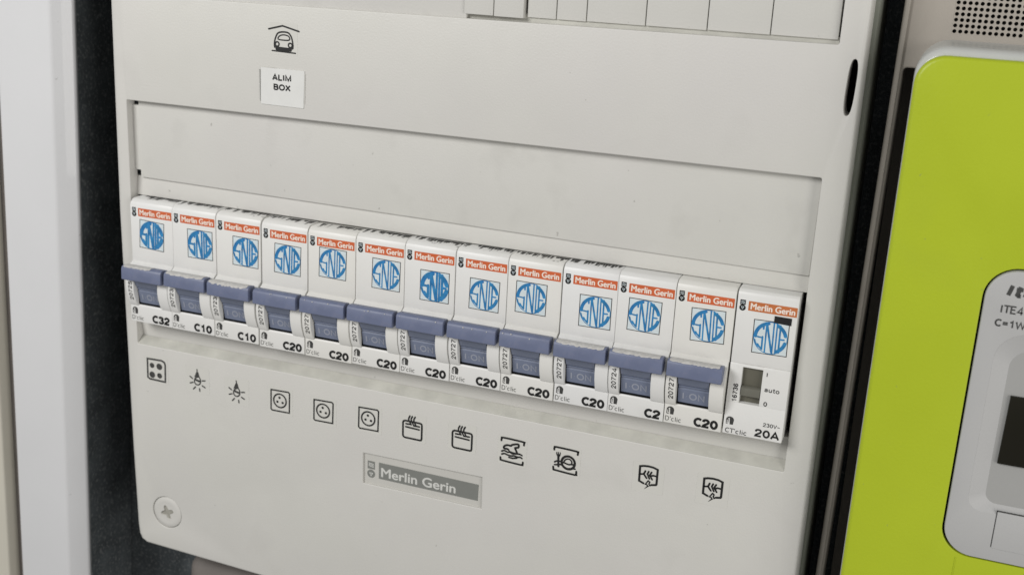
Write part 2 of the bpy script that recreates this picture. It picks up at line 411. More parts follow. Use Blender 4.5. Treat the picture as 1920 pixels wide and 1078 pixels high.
# pictogram outlines in millimetres, their centres on the cover, and sticker placements on each module
ICONS={"hob":{"s":[[[[-3.87,3.89],[2.35,4.1],[3.61,3.59],[3.96,2.61],[3.74,-4.09],[-3.07,-3.98],[-3.96,-3.44]],0.42,1]],"f":[],"d":[[[-1.9,1.55],1.0,0],[[1.33,1.57],1.25,0],[[-1.95,-2.14],1.25,0],[[1.3,-2.0],1.05,0]]},"bulb":{"s":[[[[0.02,1.26],[-1.14,0.36],[-1.31,-0.93],[-0.71,-1.73],[0.3,-1.77],[1.21,-0.91],[1.2,0.45],[0.65,1.26]],0.3,1],[[[-0.65,-0.01],[0.73,-0.32]],0.5,0],[[[-3.27,0.99],[-2.15,0.28]],0.3,0],[[[-3.23,-1.63],[-1.95,-1.16]],0.3,0],[[[-1.91,-3.79],[-1.0,-2.81]],0.3,0],[[[0.76,-3.17],[0.85,-4.18]],0.3,0],[[[1.94,-1.8],[3.18,-2.37]],0.3,0],[[[2.0,0.1],[3.26,0.34]],0.3,0],[[[-0.13,4.18],[-0.05,2.95]],0.25,0]],"f":[[[-0.42,3.11],[0.34,3.25],[0.91,1.42],[-1.37,1.0]]],"d":[]},"socket":{"s":[[[[-3.73,3.79],[3.31,3.99],[3.8,3.57],[3.68,-3.84],[-3.34,-3.99],[-3.8,-3.56]],0.32,1]],"f":[],"d":[[[-0.12,0.15],2.55,0.34],[[-0.28,1.31],0.45,0],[[-1.16,-0.35],0.45,0],[[0.98,-0.45],0.45,0]]},"radiator":{"s":[[[[-3.56,1.27],[-3.37,1.8],[-2.78,2.11],[0.31,2.12],[2.98,2.09],[3.41,1.86],[3.55,1.3],[3.55,-3.55],[3.33,-4.0],[2.92,-4.12],[-2.62,-4.09],[-3.22,-3.88],[-3.48,-3.43]],0.4,1],[[[-1.0,4.12],[-1.42,3.25],[-1.45,2.43],[-0.92,1.72],[-0.48,0.98]],0.34,0],[[[-0.08,4.07],[-0.5,3.2],[-0.48,2.38],[-0.0,1.73],[0.52,0.86]],0.34,0],[[[0.97,4.06],[0.5,3.14],[0.52,2.34],[0.91,1.75],[1.27,1.0]],0.34,0],[[[-2.42,1.0],[-0.5,1.09]],0.36,0],[[[0.52,0.77],[2.61,0.82]],0.36,0],[[[-2.48,-0.09],[2.55,-0.3]],0.36,0]],"f":[],"d":[]},"washing":{"s":[[[[-3.97,3.09],[-3.87,3.84],[-3.21,4.23],[3.52,4.07],[4.01,3.68],[4.0,2.91]],0.4,0],[[[-4.01,-2.93],[-3.93,-3.66],[-3.28,-3.95],[3.22,-4.23],[3.87,-3.98],[3.96,-3.18]],0.4,0],[[[-1.27,0.23],[-1.86,0.5],[-2.63,0.43],[-3.03,0.73],[-2.68,1.41],[-1.74,1.86],[-0.58,1.84],[0.06,2.36],[1.86,2.89],[2.24,2.34],[1.93,1.68],[0.98,1.39],[1.32,0.57],[1.7,-0.52],[0.13,-0.55],[-0.95,-0.34]],0.42,0],[[[-3.64,-0.68],[-2.79,-0.3],[-1.61,-0.64],[-0.84,-0.48],[0.14,-0.86],[1.48,-0.66],[2.62,-0.52],[3.5,-0.82]],0.36,0],[[[-3.58,-1.75],[-2.73,-1.36],[-1.56,-1.61],[-0.39,-1.75],[0.76,-1.5],[2.11,-1.7],[2.87,-1.55],[3.56,-1.84]],0.36,0],[[[-1.03,-2.39],[0.23,-2.5],[1.75,-2.09]],0.36,0]],"f":[],"d":[]},"dish":{"s":[[[[-4.03,3.17],[-3.96,3.9],[-3.26,4.24],[3.45,4.08],[4.03,3.72],[3.99,2.95]],0.4,0],[[[-4.02,-2.85],[-3.86,-3.79],[-3.2,-3.94],[3.38,-4.25],[3.9,-3.74],[3.92,-2.96]],0.4,0],[[[-0.5,-0.72],[-0.19,0.22],[0.61,0.81],[1.54,0.78],[2.14,0.14],[2.19,-0.53]],0.3,0],[[[-2.5,1.17],[-2.26,-2.37]],0.45,0],[[[-3.66,-1.12],[-2.67,-0.51],[-1.35,-0.62],[-0.03,-0.82],[1.11,-1.05],[2.03,-0.86],[3.32,-0.77]],0.34,0],[[[-3.6,-2.08],[-2.58,-1.86],[-1.47,-1.61],[-0.31,-2.14],[0.84,-2.57],[2.12,-2.29],[3.42,-2.14]],0.34,0],[[[-3.14,2.39],[-3.09,1.72]],0.2,0],[[[-2.58,2.51],[-2.54,1.84]],0.2,0],[[[-1.93,2.51],[-1.92,1.88]],0.2,0]],"f":[[[-3.28,1.78],[-1.71,1.96],[-2.02,0.98],[-2.8,0.91]]],"d":[[[0.98,-0.46],2.25,0.5]]},"heater":{"s":[[[[-1.35,-2.09],[-2.81,-1.5],[-2.88,3.54],[-1.72,3.89],[-0.1,4.06],[1.53,3.93],[2.87,3.5],[2.88,-1.52],[2.72,-1.82],[1.25,-2.14]],0.42,0],[[[-2.56,0.89],[-1.48,1.12],[-1.03,2.25]],0.36,0],[[[-1.48,1.12],[-0.47,-0.14]],0.36,0],[[[0.05,2.3],[-0.32,1.34],[0.44,-0.14]],0.34,0],[[[1.0,2.22],[0.47,1.14],[1.35,-0.23]],0.34,0],[[[0.72,0.84],[1.59,1.23],[2.68,1.14]],0.36,0],[[[0.18,-0.84],[0.68,-1.25],[0.46,-1.98],[0.87,-2.5]],0.26,0],[[[0.18,-0.84],[-0.69,-2.27],[-0.13,-2.34],[0.12,-2.82]],0.26,0]],"f":[[[0.85,-2.46],[-1.0,-4.06],[-0.1,-2.73]]],"d":[]},"car":{"s":[[[[-5.6,2.86],[-0.42,4.18],[5.61,2.81]],0.42,0],[[[-3.44,-2.59],[-3.41,-0.85],[-2.48,1.42],[-1.17,2.15],[1.04,2.25],[2.13,1.77],[3.03,0.27],[3.39,-2.52],[2.11,-2.88],[-2.7,-2.75]],0.4,1],[[[-2.12,-0.12],[-1.55,0.93],[-0.08,1.35],[1.76,1.05],[2.12,-0.11],[-0.09,-0.34]],0.32,1],[[[-2.7,-3.32],[-0.48,-3.53],[2.55,-3.38]],0.7,0],[[[-4.38,-3.93],[4.3,-4.18]],0.34,0]],"f":[],"d":[[[-2.46,-1.72],0.7,0.3],[[2.41,-1.82],0.7,0.3]]}}
INST={"hob": [[6.65, -19.61]], "bulb": [[24.61, -20.25], [41.29, -21.54]], "socket": [[59.34, -21.76], [76.78, -22.2], [94.47, -21.59]], "radiator": [[111.19, -21.38], [129.62, -21.31]], "washing": [[147.65, -22.39]], "dish": [[166.18, -21.88]], "heater": [[193.82, -21.88], [214.41, -21.6]], "car": [[61.74, 104.57]]}
EMB= [(8.95, 32.39, 10.54, 10.67, -2.7), (11.44, 31.92, 10.34, 10.46, 0.1), (11.86, 31.95, 10.03, 10.02, -1.2), (10.24, 32.08, 10.08, 10.04, -1.6), (9.45, 33.29, 10.18, 10.35, -1.2), (11.3, 32.2, 9.86, 10.09, -1.1), (10.91, 30.83, 10.13, 10.37, -0.2), (10.25, 30.54, 10.02, 10.07, -0.9), (8.16, 32.02, 9.99, 10.3, -0.5), (11.12, 30.89, 9.96, 10.33, 0.5), (8.89, 32.14, 10.09, 10.35, -0.6), (10.4, 32.19, 10.17, 10.32, 1.7), (10.81, 31.49, 10.43, 10.3, 1.1)]

# ------------------------------------------------------------------ setting: dark recess behind the board
bm = bmesh.new(); add_box(bm, -260, 420, 45, 52, -320, 330)
tag(link("back_wall", to_mesh(bm), M["charcoal"]), kind="structure")

# dark steel box that carries the cover
box = thing("distribution_box", "dark steel enclosure box hidden in shade behind the off-white switchboard cover", "enclosure", (118, 30, -88))
bm = bmesh.new()
def rel(o, *a):  # box given in world millimetres, relative to o
    ox, oy, oz = (v / S for v in o.location)
    add_box(bm, a[0] - ox, a[1] - ox, a[2] - oy, a[3] - oy, a[4] - oz, a[5] - oz, *a[6:])
rel(box, 0, 3, 12, 44.6, -88, 206)
rel(box, 3, 239.6, 12, 44.6, -88, -85); rel(box, 3, 239.6, 12, 44.6, 203, 206); rel(box, 3, 239.6, 41, 44.6, -85, 203)
link("box_shell", to_mesh(bm), M["darkbox"], box)
bm = bmesh.new(); rel(box, 241.2, 244.1, 8.5, 44.6, -89, 207, .4)
link("side_wall", to_mesh(bm), M["sidewall"], box)
bm = bmesh.new()
for z in (22, 139): rel(box, 3, 239.6, 34, 38, z - 17, z + 17, 1)
link("mounting_rail", to_mesh(bm), M["darkbox"], box)

# ------------------------------------------------------------------ the cover
CX, CY, CZ = 118.0, 3.0, -94.0
cover = thing("switchboard_cover", "large off-white plastic front cover with pictograms, framing the row of blue-levered breakers", "electrical panel", (CX, CY, CZ))
def cl(pts): return [(x - CX, z - CZ) for x, z in pts]
outer = [(-4.4, -92.0), (-1.5, -93.3), (47, -94.6), (150, -97.0), (240, -98.6), (243.3, -95.5), (243.2, 0), (242.9, 100), (242.7, 208), (239.5, 211), (-4, 211), (-7.2, 208),
         (-7.4, 112), (-8.0, 38), (-7.4, -10), (-6.9, -54), (-6.1, -86), (-5.7, -89.6)]
R_ = 2.4
prof = [(3.0, 0), (2.3, .06), (1.6, .22), (1.0, .55), (.5, 1.15), (.15, 2.1), (0, 3.3), (-.2, 11)]
rec_main = rrect(-1.4, 235.2, -10.5, 79.1, .5, 3)
rec_main = [(x, z + (.55 * (x / 235) if z > 50 else -.25 * (x / 235))) for x, z in rec_main]
rec_top = [(x, z + (1.35 * ((x - 31) / 204) if z < 140 else 0)) for x, z in rrect(-1.4, 235.2, 115.0, 190, .5, 3)]
slot = []
for k in range(36):
    c_, s_ = cos(2 * pi * k / 36), sin(2 * pi * k / 36)
    ex = 1.25 * math.copysign(abs(c_) ** .8, c_); ez = 7.75 * math.copysign(abs(s_) ** .62, s_)
    slot.append((239.7 + ex + ez * .03, 105.2 + ez))
badge_hole = [(92.6, -46.3), (137.7, -45.9), (137.45, -34.2), (92.5, -34.7)]
screw_hole = circle(8.8, -77.5, 6.5, 40)
bm = bmesh.new()
pierced(bm, cl(outer), 0, prof, [(cl(rec_main), .35, 4.2), (cl(rec_top), .3, 4.2), (cl(slot), .15, 9), (cl(badge_hole), .3, 1.0), (cl(screw_hole), .3, 1.5)], lambda x: .9 * max(0, 1 - (x + 118 + 7.5) / 5))
me = to_mesh(bm, 40)
link("front_plate", me, M["cover"], cover)

def strip_part(name, prof, x0, x1, m, label=None, b=.15):
    bm = bmesh.new(); add_prism(bm, [(y - CY, z - CZ) for y, z in prof], x0 - CX, x1 - CX, b)
    return link(name, to_mesh(bm), M[m], cover, label=label)
# sloping strips above and below the row of breakers
strip_part("upper_lip", [(7.1, 51.9), (6.3, 45.15), (7.0, 45.0), (11, 45.0), (11, 51.9)], -2.3, 236.2, "cover")
strip_part("lower_lip", [(5.2, -0.2), (6.5, -8.2), (6.9, -11.2), (11, -11.2), (11, -0.2)], -2.3, 236.2, "cover")
strip_part("lower_lip", [(6.3, -8.0), (3.1, -10.55), (3.3, -11.4), (6.9, -11.2)], -2.3, 236.2, "ledgeshade", b=.1)  # upward-facing ledge, its shade put into the colour
# blank panel with notched left corners
bm = bmesh.new()
pl = [(1.0, 51.7), (234.6, 50.2), (234.9, 50.6), (235.0, 80.4), (1.1, 79.9), (1.1, 77.2), (-1.5, 77.2), (-1.5, 54.2), (1.0, 54.2)]
add_plan(bm, cl(pl), 6.0 - CY, 8.4 - CY, .3, 2)
link("blank_panel", to_mesh(bm), M["blank"], cover)
# floor of the upper recess
bm = bmesh.new(); add_box(bm, -2.3 - CX, 125 - CX, .9, 4, 114 - CZ, 192 - CZ, .2)
link("recess_floor", to_mesh(bm), M["blank"], cover)
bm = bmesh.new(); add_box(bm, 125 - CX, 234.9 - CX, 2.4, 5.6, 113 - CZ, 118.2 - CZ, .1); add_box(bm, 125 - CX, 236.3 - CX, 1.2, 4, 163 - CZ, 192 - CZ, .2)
link("recess_floor", to_mesh(bm), M["ledgeshade"], cover)  # same painted ledge shade below the upper row
# badge in its pocket
bm = bmesh.new(); add_plan(bm, cl([(92.2, -46.8), (138.1, -46.4), (137.9, -33.8), (92.1, -34.3)]), .85, 2.2)
bd = link("maker_badge", to_mesh(bm), M["badge"], cover, label="pale recessed maker's badge with grey nameplate")
bm = bmesh.new(); add_plan(bm, cl([(98.5, -43.6), (135.9, -43.6), (136.0, -37.6), (98.4, -37.5)]), .72, .84)
link("nameplate", to_mesh(bm), M["badgegrey"], bd)
link("lettering", font_mesh("Merlin Gerin", 99.3 - CX, 127.7 - CX, -42.8 - CZ, -39.1 - CZ, .70, .13), M["badgeink"], bd)
bm = bmesh.new(); sheet(bm, cl([(94.0, -40.6), (96.8, -40.6), (96.8, -37.6), (94.0, -37.6)]), .80); disc(bm, 95.4 - CX, -42.4 - CZ, 1.55, .80)
link("maker_symbol", fin_flat(bm), M["badgegrey"], bd)
bm = bmesh.new()
for a in ((-.9, -.3), (0, .3), (.9, .9)): ribbon(bm, cl([(94.5, -38.9 + a[0] * .6), (96.3, -39.2 + a[0] * .6)]), .28, .76)
ribbon(bm, cl([(94.8, -42.1), (96.0, -42.1), (95.4, -43.2)]), .3, .76, True)
link("symbol_mark", fin_flat(bm), M["badgeink"], bd)
# quarter-turn screw
bm = bmesh.new()
t = bmesh.new(); pr_ = [(0, .15), (2.2, .1), (4.4, .0), (5.8, .1), (6.25, .4), (6.3, 2.2)]
rings = []
for r, y in pr_[1:]: rings.append([t.verts.new((8.8 - CX + r * cos(2 * pi * k / 40), y, -77.5 - CZ + r * sin(2 * pi * k / 40))) for k in range(40)])
for a, c in zip(rings, rings[1:]):
    for k in range(40): t.faces.new((a[k], a[(k + 1) % 40], c[(k + 1) % 40], c[k]))
# cross recess cut in the middle of the head
cross = [((2.35 + .85 * cos(4 * radians(a - 20))) * cos(radians(a)), (2.35 + .85 * cos(4 * radians(a - 20))) * sin(radians(a))) for a in range(0, 360, 9)]
inner = [t.verts.new((8.8 - CX + x * .95, .06, -77.5 - CZ + z * .95)) for x, z in cross]
deep = [t.verts.new((8.8 - CX + x * .95, 1.2, -77.5 - CZ + z * .8)) for x, z in cross]
lv = rings[0] + inner
# re-seat the first ring outside the recess
for k, v in enumerate(rings[0]): v.co.x = 8.8 - CX + 3.7 * cos(2 * pi * k / 40); v.co.z = -77.5 - CZ + 3.7 * sin(2 * pi * k / 40)
fill(t, [[(v.co.x, v.co.z) for v in rings[0]], [(v.co.x, v.co.z) for v in inner]], [rings[0], inner])
for k in range(len(inner)): t.faces.new((inner[k], inner[(k + 1) % len(inner)], deep[(k + 1) % len(inner)], deep[k]))
t.faces.new(deep)
merge(bm, t)
link("screw", to_mesh(bm, 30), M["cover"], cover, label="round off-white screw head with cross recess")
bm = bmesh.new(); sheet(bm, [(8.8 - CX + x * .9, -77.5 - CZ + z * .9) for x, z in cross], .55)
link("cross_recess", fin_flat(bm), M["screwgrey"], cover)  # flat sheet carrying the painted recess shade

# pictograms
Y0 = -0.05
def pictogram(name, key, idx, label, dark="ink"):
    d = ICONS[key]; cx, cz = INST[key][idx]
    bm = bmesh.new(); sheet(bm, rrect(-5.1, 5.1, -5.1, 5.1, .5, 3), 0)
    p = link(name, fin_flat(bm), M["clear"], cover, loc=(cx - CX, -.03, cz - CZ), label=label)
    bm = bmesh.new()
    for k, (pts, w, c) in enumerate(d["s"]):
        ribbon(bm, smooth_line(pts, bool(c), 3) if len(pts) > 4 and key in ("car", "washing", "dish", "bulb") else pts, w * (1.3 if key == 'car' else 1.7), -.05 - .004 * k, bool(c))
    for pts in d["f"]: sheet(bm, pts, -.1)
    for (c, r, w) in d["d"]:
        if w: ribbon(bm, circle(c[0], c[1], r, 28), w * 1.6, -.09, True)
        else: disc(bm, c[0], c[1], r, -.095, 20)
    link("printed_symbol", fin_flat(bm), M[dark], p)
pictogram("hob_pictogram", "hob", 0, "clear sticker with black four-ring cooker hob symbol", "ink2")
pictogram("bulb_pictogram", "bulb", 0, "left of the two shining light bulb symbols", "ink2")
pictogram("bulb_pictogram", "bulb", 1, "right of the two shining light bulb symbols", "ink2")
for k, w in enumerate(("left", "middle", "right")): pictogram("socket_pictogram", "socket", k, w + " one of the three wall socket symbols")
for k, w in enumerate(("left", "right")): pictogram("radiator_pictogram", "radiator", k, w + " one of the two electric radiator symbols")
pictogram("washing_pictogram", "washing", 0, "washing machine symbol with shirt over waves")
pictogram("dishwasher_pictogram", "dish", 0, "dishwasher symbol with fork and plate over waves")
for k, w in enumerate(("left", "right")): pictogram("water_heater_pictogram", "heater", k, w + " one of the two water heater symbols with a small bolt")
pictogram("garage_pictogram", "car", 0, "car under a roof symbol")
# paper label
bm = bmesh.new(); add_plan(bm, cl([(53.0, 83.0), (69.1, 82.9), (69.5, 95.0), (53.1, 95.0)]), -.28, -.02, .05, 1)
lb = link("paper_label", to_mesh(bm), M["paper"], cover, label="small stuck-on paper label reading ALIM BOX")
link("lettering", text_mesh("ALIM", 57.4 - CX, 64.6 - CX, 91.0 - CZ, 93.4 - CZ, -.31, .22), M["ink"], lb)
link("lettering", text_mesh("BOX", 57.9 - CX, 64.4 - CX, 87.85 - CZ, 90.15 - CZ, -.31, .22), M["ink"], lb)
bm = bmesh.new(); ribbon(bm, cl([(52.85, 84), (52.75, 94.2)]), .22, -.30); 
link("label_edge", fin_flat(bm), M["inkgrey"], lb)
bm = bmesh.new(); ribbon(bm, cl([(69.45, 84.5), (69.6, 94)]), .14, -.30); ribbon(bm, cl([(53.3, 95.05), (59, 95.2)]), .1, -.30)
link("label_edge", fin_flat(bm), M["badge"], lb)

# ------------------------------------------------------------------ circuit breakers
W_ = 18.0
def housing_bm(flat=False):
    bm = bmesh.new(); x0, x1 = .14, 17.86
    # upper face with bevelled top
    add_prism(bm, [(0, 22.0), (0, 42.6), (.5, 43.7), (1.5, 44.5), (2.6, 44.75), (28, 44.75), (28, 21.0), (2, 21.0)] if not flat else
              [(0, 21.8), (0, 43.2), (.4, 44.1), (1.5, 44.7), (28, 44.7), (28, 20.0), (2, 20.0)], x0, x1, .22, 2)
    return bm
bm = housing_bm()
add_prism(bm, [(-2.0, .05), (-2.0, 6.15), (-1.7, 6.6), (2.6, 6.6), (2.6, 21.3), (27.6, 21.3), (27.6, .05)], .16, 17.84, .2, 2)
cheek = [(4, 6.2), (-2.15, 6.2), (-2.65, 6.9), (-3.35, 8.6), (-3.95, 10.4), (-4.3, 12.4), (-4.35, 14.4), (-4.1, 16.4), (-3.5, 18.4), (-2.5, 20.2), (-1.2, 21.5), (-.06, 22.3), (4, 22.3)]
add_prism(bm, cheek, .22, 3.45, .22, 2); add_prism(bm, cheek, 13.55, 17.78, .22, 2)
add_prism(bm, [(4, 19.3), (-2.6, 19.7), (-2.3, 20.4), (-1.2, 21.5), (-.04, 22.25), (4, 22.25)], 3.2, 13.8)
me_housing = to_mesh(bm, 25)

bm = bmesh.new()
add_prism(bm, [(-2.9, 16.9), (-6.3, 16.7), (-7.0, 17.1), (-6.85, 20.9), (-6.4, 21.7), (-5.4, 22.05), (-2.6, 21.6)], .6, 17.2, .28, 2)
me_lever = to_mesh(bm, 40)
bm = bmesh.new()
add_prism(bm, [(2.4, 6.95), (-.95, 7.0), (-1.45, 7.35), (-2.5, 12.1), (-2.15, 12.35), (-2.3, 13.1), (-3.2, 13.6), (-5.2, 17.4), (-2, 19.5), (2.4, 19.5)], 3.85, 13.3, .12, 1)
add_prism(bm, [(-2.1, 12.55), (-2.75, 12.7), (-2.95, 13.05), (-2.2, 13.4)], 4.0, 13.15, .05, 1)
me_rocker = to_mesh(bm, 20)
bm = bmesh.new(); add_box(bm, 3.46, 13.53, 2.2, 2.5, 6.7, 19.4); add_box(bm, 3.4, 3.66, -1.6, 2.4, 6.7, 17.5); add_box(bm, 3.44, 13.56, -1.5, 2.1, 6.3, 6.68)
me_well = to_mesh(bm, 0)
# the I ON mark on the sloping lower part of the rocker
m_on = text_mesh("I.ON", 5.3, 12.1, 8.5, 11.1, 0, .17)
for v in m_on.vertices: v.co.y = (-1.45 - (v.co.z / S - 7.35) * .2211) * S - .00008

bm = bmesh.new(); sheet(bm, rrect(3.48, 17.55, 38.8, 41.72, .1, 2), -.04); me_band = fin_flat(bm)
me_brand = font_mesh("Merlin Gerin", 4.1, 17.0, 39.25, 41.3, -.07, .09)
bm = bmesh.new()
sheet(bm, [(1.0, 40.35), (2.6, 40.35), (2.6, 41.85), (1.0, 41.85)], -.04); disc(bm, 1.8, 39.45, .95, -.045)
me_sym = fin_flat(bm)
bm = bmesh.new()
for dz in (0, .5): ribbon(bm, [(1.3, 40.75 + dz), (1.65, 41.0 + dz), (2.0, 40.7 + dz), (2.35, 40.95 + dz)], .14, -.07)
ribbon(bm, [(1.45, 39.75), (2.2, 39.75), (1.8, 39.05)], .16, -.07, True)
me_symw = fin_flat(bm)
# little arched house mark
bm = bmesh.new()
arch = circle(2.05, 4.35, .98, 12, 10, 170)
ribbon(bm, arch, .42, -2.05); sheet(bm, [(2.05, 3.0), (3.05, 3.0), (3.2, 4.5), (2.75, 5.2), (1.9, 5.4)], -2.06)
ribbon(bm, [(1.0, 4.3), (1.0, 3.2), (1.6, 3.1)], .24, -2.05); ribbon(bm, [(1.5, 4.6), (1.5, 3.6)], .24, -2.055)
me_house = fin_flat(bm)
me_type = text_mesh("D'clic", .62, 5.6, .7, 2.45, -2.05, .13)
me_code = {}
def code_mesh(s):
    if s not in me_code:
        me = text_mesh(s, 1.15, 2.9, 8.6, 15.6, 0, .16, rot=True)
        for v in me.vertices:   # lay the print on the bulging cheek
            z = v.co.z / S; ys = cheek[1:-1]
            for (ya, za), (yb, zb) in zip(ys, ys[1:]):
                if za <= z <= zb: v.co.y = (ya + (yb - ya) * (z - za) / (zb - za) - .06) * S; break
        me_code[s] = me
    return me_code[s]
me_rate = {}
def rate_mesh(s):
    if s not in me_rate:
        box_ = {"C32": (9.3, 16.9), "C10": (9.4, 16.9), "C20": (9.4, 16.9), "C2": (11.9, 17.1)}[s]
        me_rate[s] = text_mesh(s, box_[0], box_[1], .4, 3.7, -2.05, .24)
    return me_rate[s]

def emblem_meshes(w):
    """sticker outline and lettered roundel, centred, 10.1 mm square; w = stroke weight"""
    k = 5.05
    bm = bmesh.new(); sheet(bm, [(-k, -k), (k, -k), (k, k), (-k, k)], -.03); base = fin_flat(bm)
    bm = bmesh.new(); ribbon(bm, [(-k, -k), (k, -k), (k, k), (-k, k)], .24, -.05, True); edge = fin_flat(bm)
    bm = bmesh.new(); q = lambda pts: [(x * k, z * k) for x, z in pts]
    w *= .86
    lines = [(circle(0, 0, .86, 20, 100, 180), 2.0), ([(-.86, .0), (-.46, -.04)], 1.1), ([(-.45, .02), (-.45, -.74)], 1.2),
             (circle(0, 0, .90, 14, 192, 222), .7), ([(-.45, -.74), (-.62, -.58), (-.70, -.46)], 1.3), ([(-.43, .78), (-.43, .50)], 1.2),
             ([(-.27, .90), (-.27, -.90)], 1.0), ([(-.26, .86), (.12, -.86)], 1.35), ([(.15, .93), (.15, -.93)], 1.0),
             ([(.33, .91), (.33, -.91)], .95), ([(.52, .82), (.52, -.82)], 1.15),
             (circle(0, 0, .86, 14, 64, 14), 2.0), (circle(0, 0, .86, 14, -14, -64), 2.0), ([(.52, -.01), (.78, -.01)], 1.1),
             (circle(0, 0, .96, 44)[:] + [(.96, 0)], .5)]
    for i, (p, f) in enumerate(lines): ribbon(bm, q(p), .5 * f * w, -.055 - .003 * i)
    return base, edge, fin_flat(bm)
EMW = {1: 1.75, 2: 1.5, 3: 1.3, 4: 1.2, 7: 1.7}
em_cache = {}
def emblem(parent, i):
    w = EMW.get(i, 1.0)
    if w not in em_cache: em_cache[w] = emblem_meshes(w)
    base, edge, ink = em_cache[w]
    x, z, sx, sz, a = EMB[i - 1]
    e = link("emblem_sticker", base, M["sticker"], parent, loc=(x, 0, z), rot=(0, -radians(a), 0))
    link("sticker_border", edge, M["ink2"], e); link("emblem_print", ink, M["blue"], e)

def grime_mesh(seed):
    r = random.Random(seed); bm = bmesh.new(); x = .8
    while x < 17:
        w = r.uniform(.3, 1.5); h = r.uniform(.3, 1.0) * (1.3 if seed < 11 else .5)
        if r.random() < (.6 if x < 6 else .95):
            a = 5.6 - h * 3.0 * (1.0 if r.random() < .5 else .6)
            pts = [(x, 6.6), (x + w, 6.6), (x + w * r.uniform(.6, 1), a + r.uniform(0, .8)), (x + w * .2, a)]
            bm.faces.new([bm.verts.new((px, py, 44.80 if py > 2.5 else 44.80 - (2.5 - py) * .24)) for px, py in pts])
        x += w * r.uniform(.7, 1.3)
    for v in bm.verts: v.co *= S
    me = bpy.data.meshes.new("grime"); bm.to_mesh(me); bm.free(); return me

def scuff_mesh(seed, x0, x1, h):
    """worn, whitened strip along the upper edge of a lever"""
    r = random.Random(seed); n = 26; bm = bmesh.new(); rows = []
    for k in range(n + 1):
        x = x0 + (x1 - x0) * k / n; e = h * r.uniform(.25, 1.0) * min(1, k / 3, (n - k) / 3) + .05
        top = (-3.2, 21.80); a = (-5.42, 22.12); b = (-6.44, 21.78); z = 21.78 - e
        c = (-6.92 - .0, z) if z < 20.95 else (-6.44 - .46 * (21.78 - z) / .83 - .04, z)
        rows.append([bm.verts.new((x, y, zz)) for y, zz in (top, a, b, c)])
    for p, q in zip(rows, rows[1:]):
        for i in range(3): bm.faces.new((p[i], p[i + 1], q[i + 1], q[i]))
    for v in bm.verts: v.co *= S
    bmesh.ops.recalc_face_normals(bm, faces=bm.faces)
    me = bpy.data.meshes.new("scuff"); bm.to_mesh(me); bm.free(); me.shade_smooth(); return me

BR = [  # rating, code, label
    ("C32", "20725", "leftmost breaker, rated C32, its smudged blue emblem touching the red band"),
    ("C10", "20723", "breaker rated C10 standing right beside the C32 breaker"),
    ("C10", "20723", "breaker rated C10 with a white worn lever, beside the leftmost C20 breaker"),
    ("C20", "20727", "leftmost of the C20 breakers, directly above the left socket pictogram"),
    ("C20", "20727", "C20 breaker whose emblem touches the red band, fifth from the left end"),
    ("C20", "20727", "C20 breaker directly left of the one with the thickly inked emblem"),
    ("C20", "20727", "C20 breaker in mid row with the smudged, thickly inked blue emblem"),
    ("C20", "20727", "C20 breaker directly right of the one with the thickly inked emblem"),
    ("C20", "20727", "C20 breaker with emblem set far left on its face, ninth from the left end"),
    ("C20", "20727", "C20 breaker with a whitened lever edge, just left of the C2 breaker"),
    ("C2", "20724", "the only breaker rated C2, three places from the right end"),
    ("C20", "20727", "rightmost C20 breaker, next to the grey-windowed contactor"),
]
DX = {1: .25, 2: .1, 3: -.05, 4: .25, 5: .4, 6: .25, 7: .15, 8: .1, 9: .05, 10: .1, 11: -.1, 12: -.2, 13: -.05}
DZ = {1: .15, 2: .2, 3: 0, 4: -.3, 5: -.35, 6: -.2, 7: -.1, 8: -.05, 9: 0, 10: 0, 11: .1, 12: .15, 13: .2}
def children(o): return [c for c in bpy.data.objects if c.parent == o]
proto_parts = []
for i, (rt, code, label) in enumerate(BR, 1):
    b = thing("circuit_breaker", label, "circuit breaker", ((i - 1) * W_ + DX[i], (.12, -.1, .15, 0, -.15, .1, 0, .18, -.08, .1, -.12, 0)[i - 1], DZ[i]), "circuit breakers in a row on the switchboard")
    link("housing", me_housing, M["housing"], b)
    link("rocker_well", me_well, M["black"], b)
    lv_ = link("lever", me_lever, M["lever"], b, rot=(radians((.3, -.5, .6, 0, -.4, .5, -.2, .3, -.6, .4, 0, -.3)[i - 1]), 0, 0))
    rk = link("rocker", me_rocker, M["rocker"], b); link("embossed_mark", m_on, M["emboss"], rk)
    link("brand_band", me_band, M["red"], b); link("brand_lettering", me_brand, M["white"], b)
    ms = link("maker_symbol", me_sym, M["ink"], b); link("symbol_mark", me_symw, M["sticker"], ms)
    link("house_symbol", me_house, M["ink"] if i > 2 else M["ink2"], b); link("type_lettering", me_type, M["ink2"] if i > 4 else M["inkgrey"], b)
    link("rating_lettering", rate_mesh(rt), M["ink"], b); link("code_lettering", code_mesh(code), M["ink2"], b)
    emblem(b, i)
    if i < 11: link("grime", grime_mesh(i), M["ink2"], b)
    sc = {1: (1.2, 12.5, .30), 2: (1.2, 16.3, .55), 3: (1.0, 16.4, .75), 10: (1.2, 16.5, .5), 11: (1.4, 16.2, .35), 12: (1.2, 16.3, .35)}.get(i)
    if sc: link("worn_edge", scuff_mesh(i, *sc), M["scuff"], lv_)
    else:
        rr = random.Random(50 + i)
        for k in range(3):
            bm = bmesh.new(); x = rr.uniform(1.5, 15); disc(bm, x, 21.25 + rr.uniform(-.25, .3), rr.uniform(.12, .26), -6.93, 6)
            link("paint_chip", fin_flat(bm), M["scuff"], lv_)

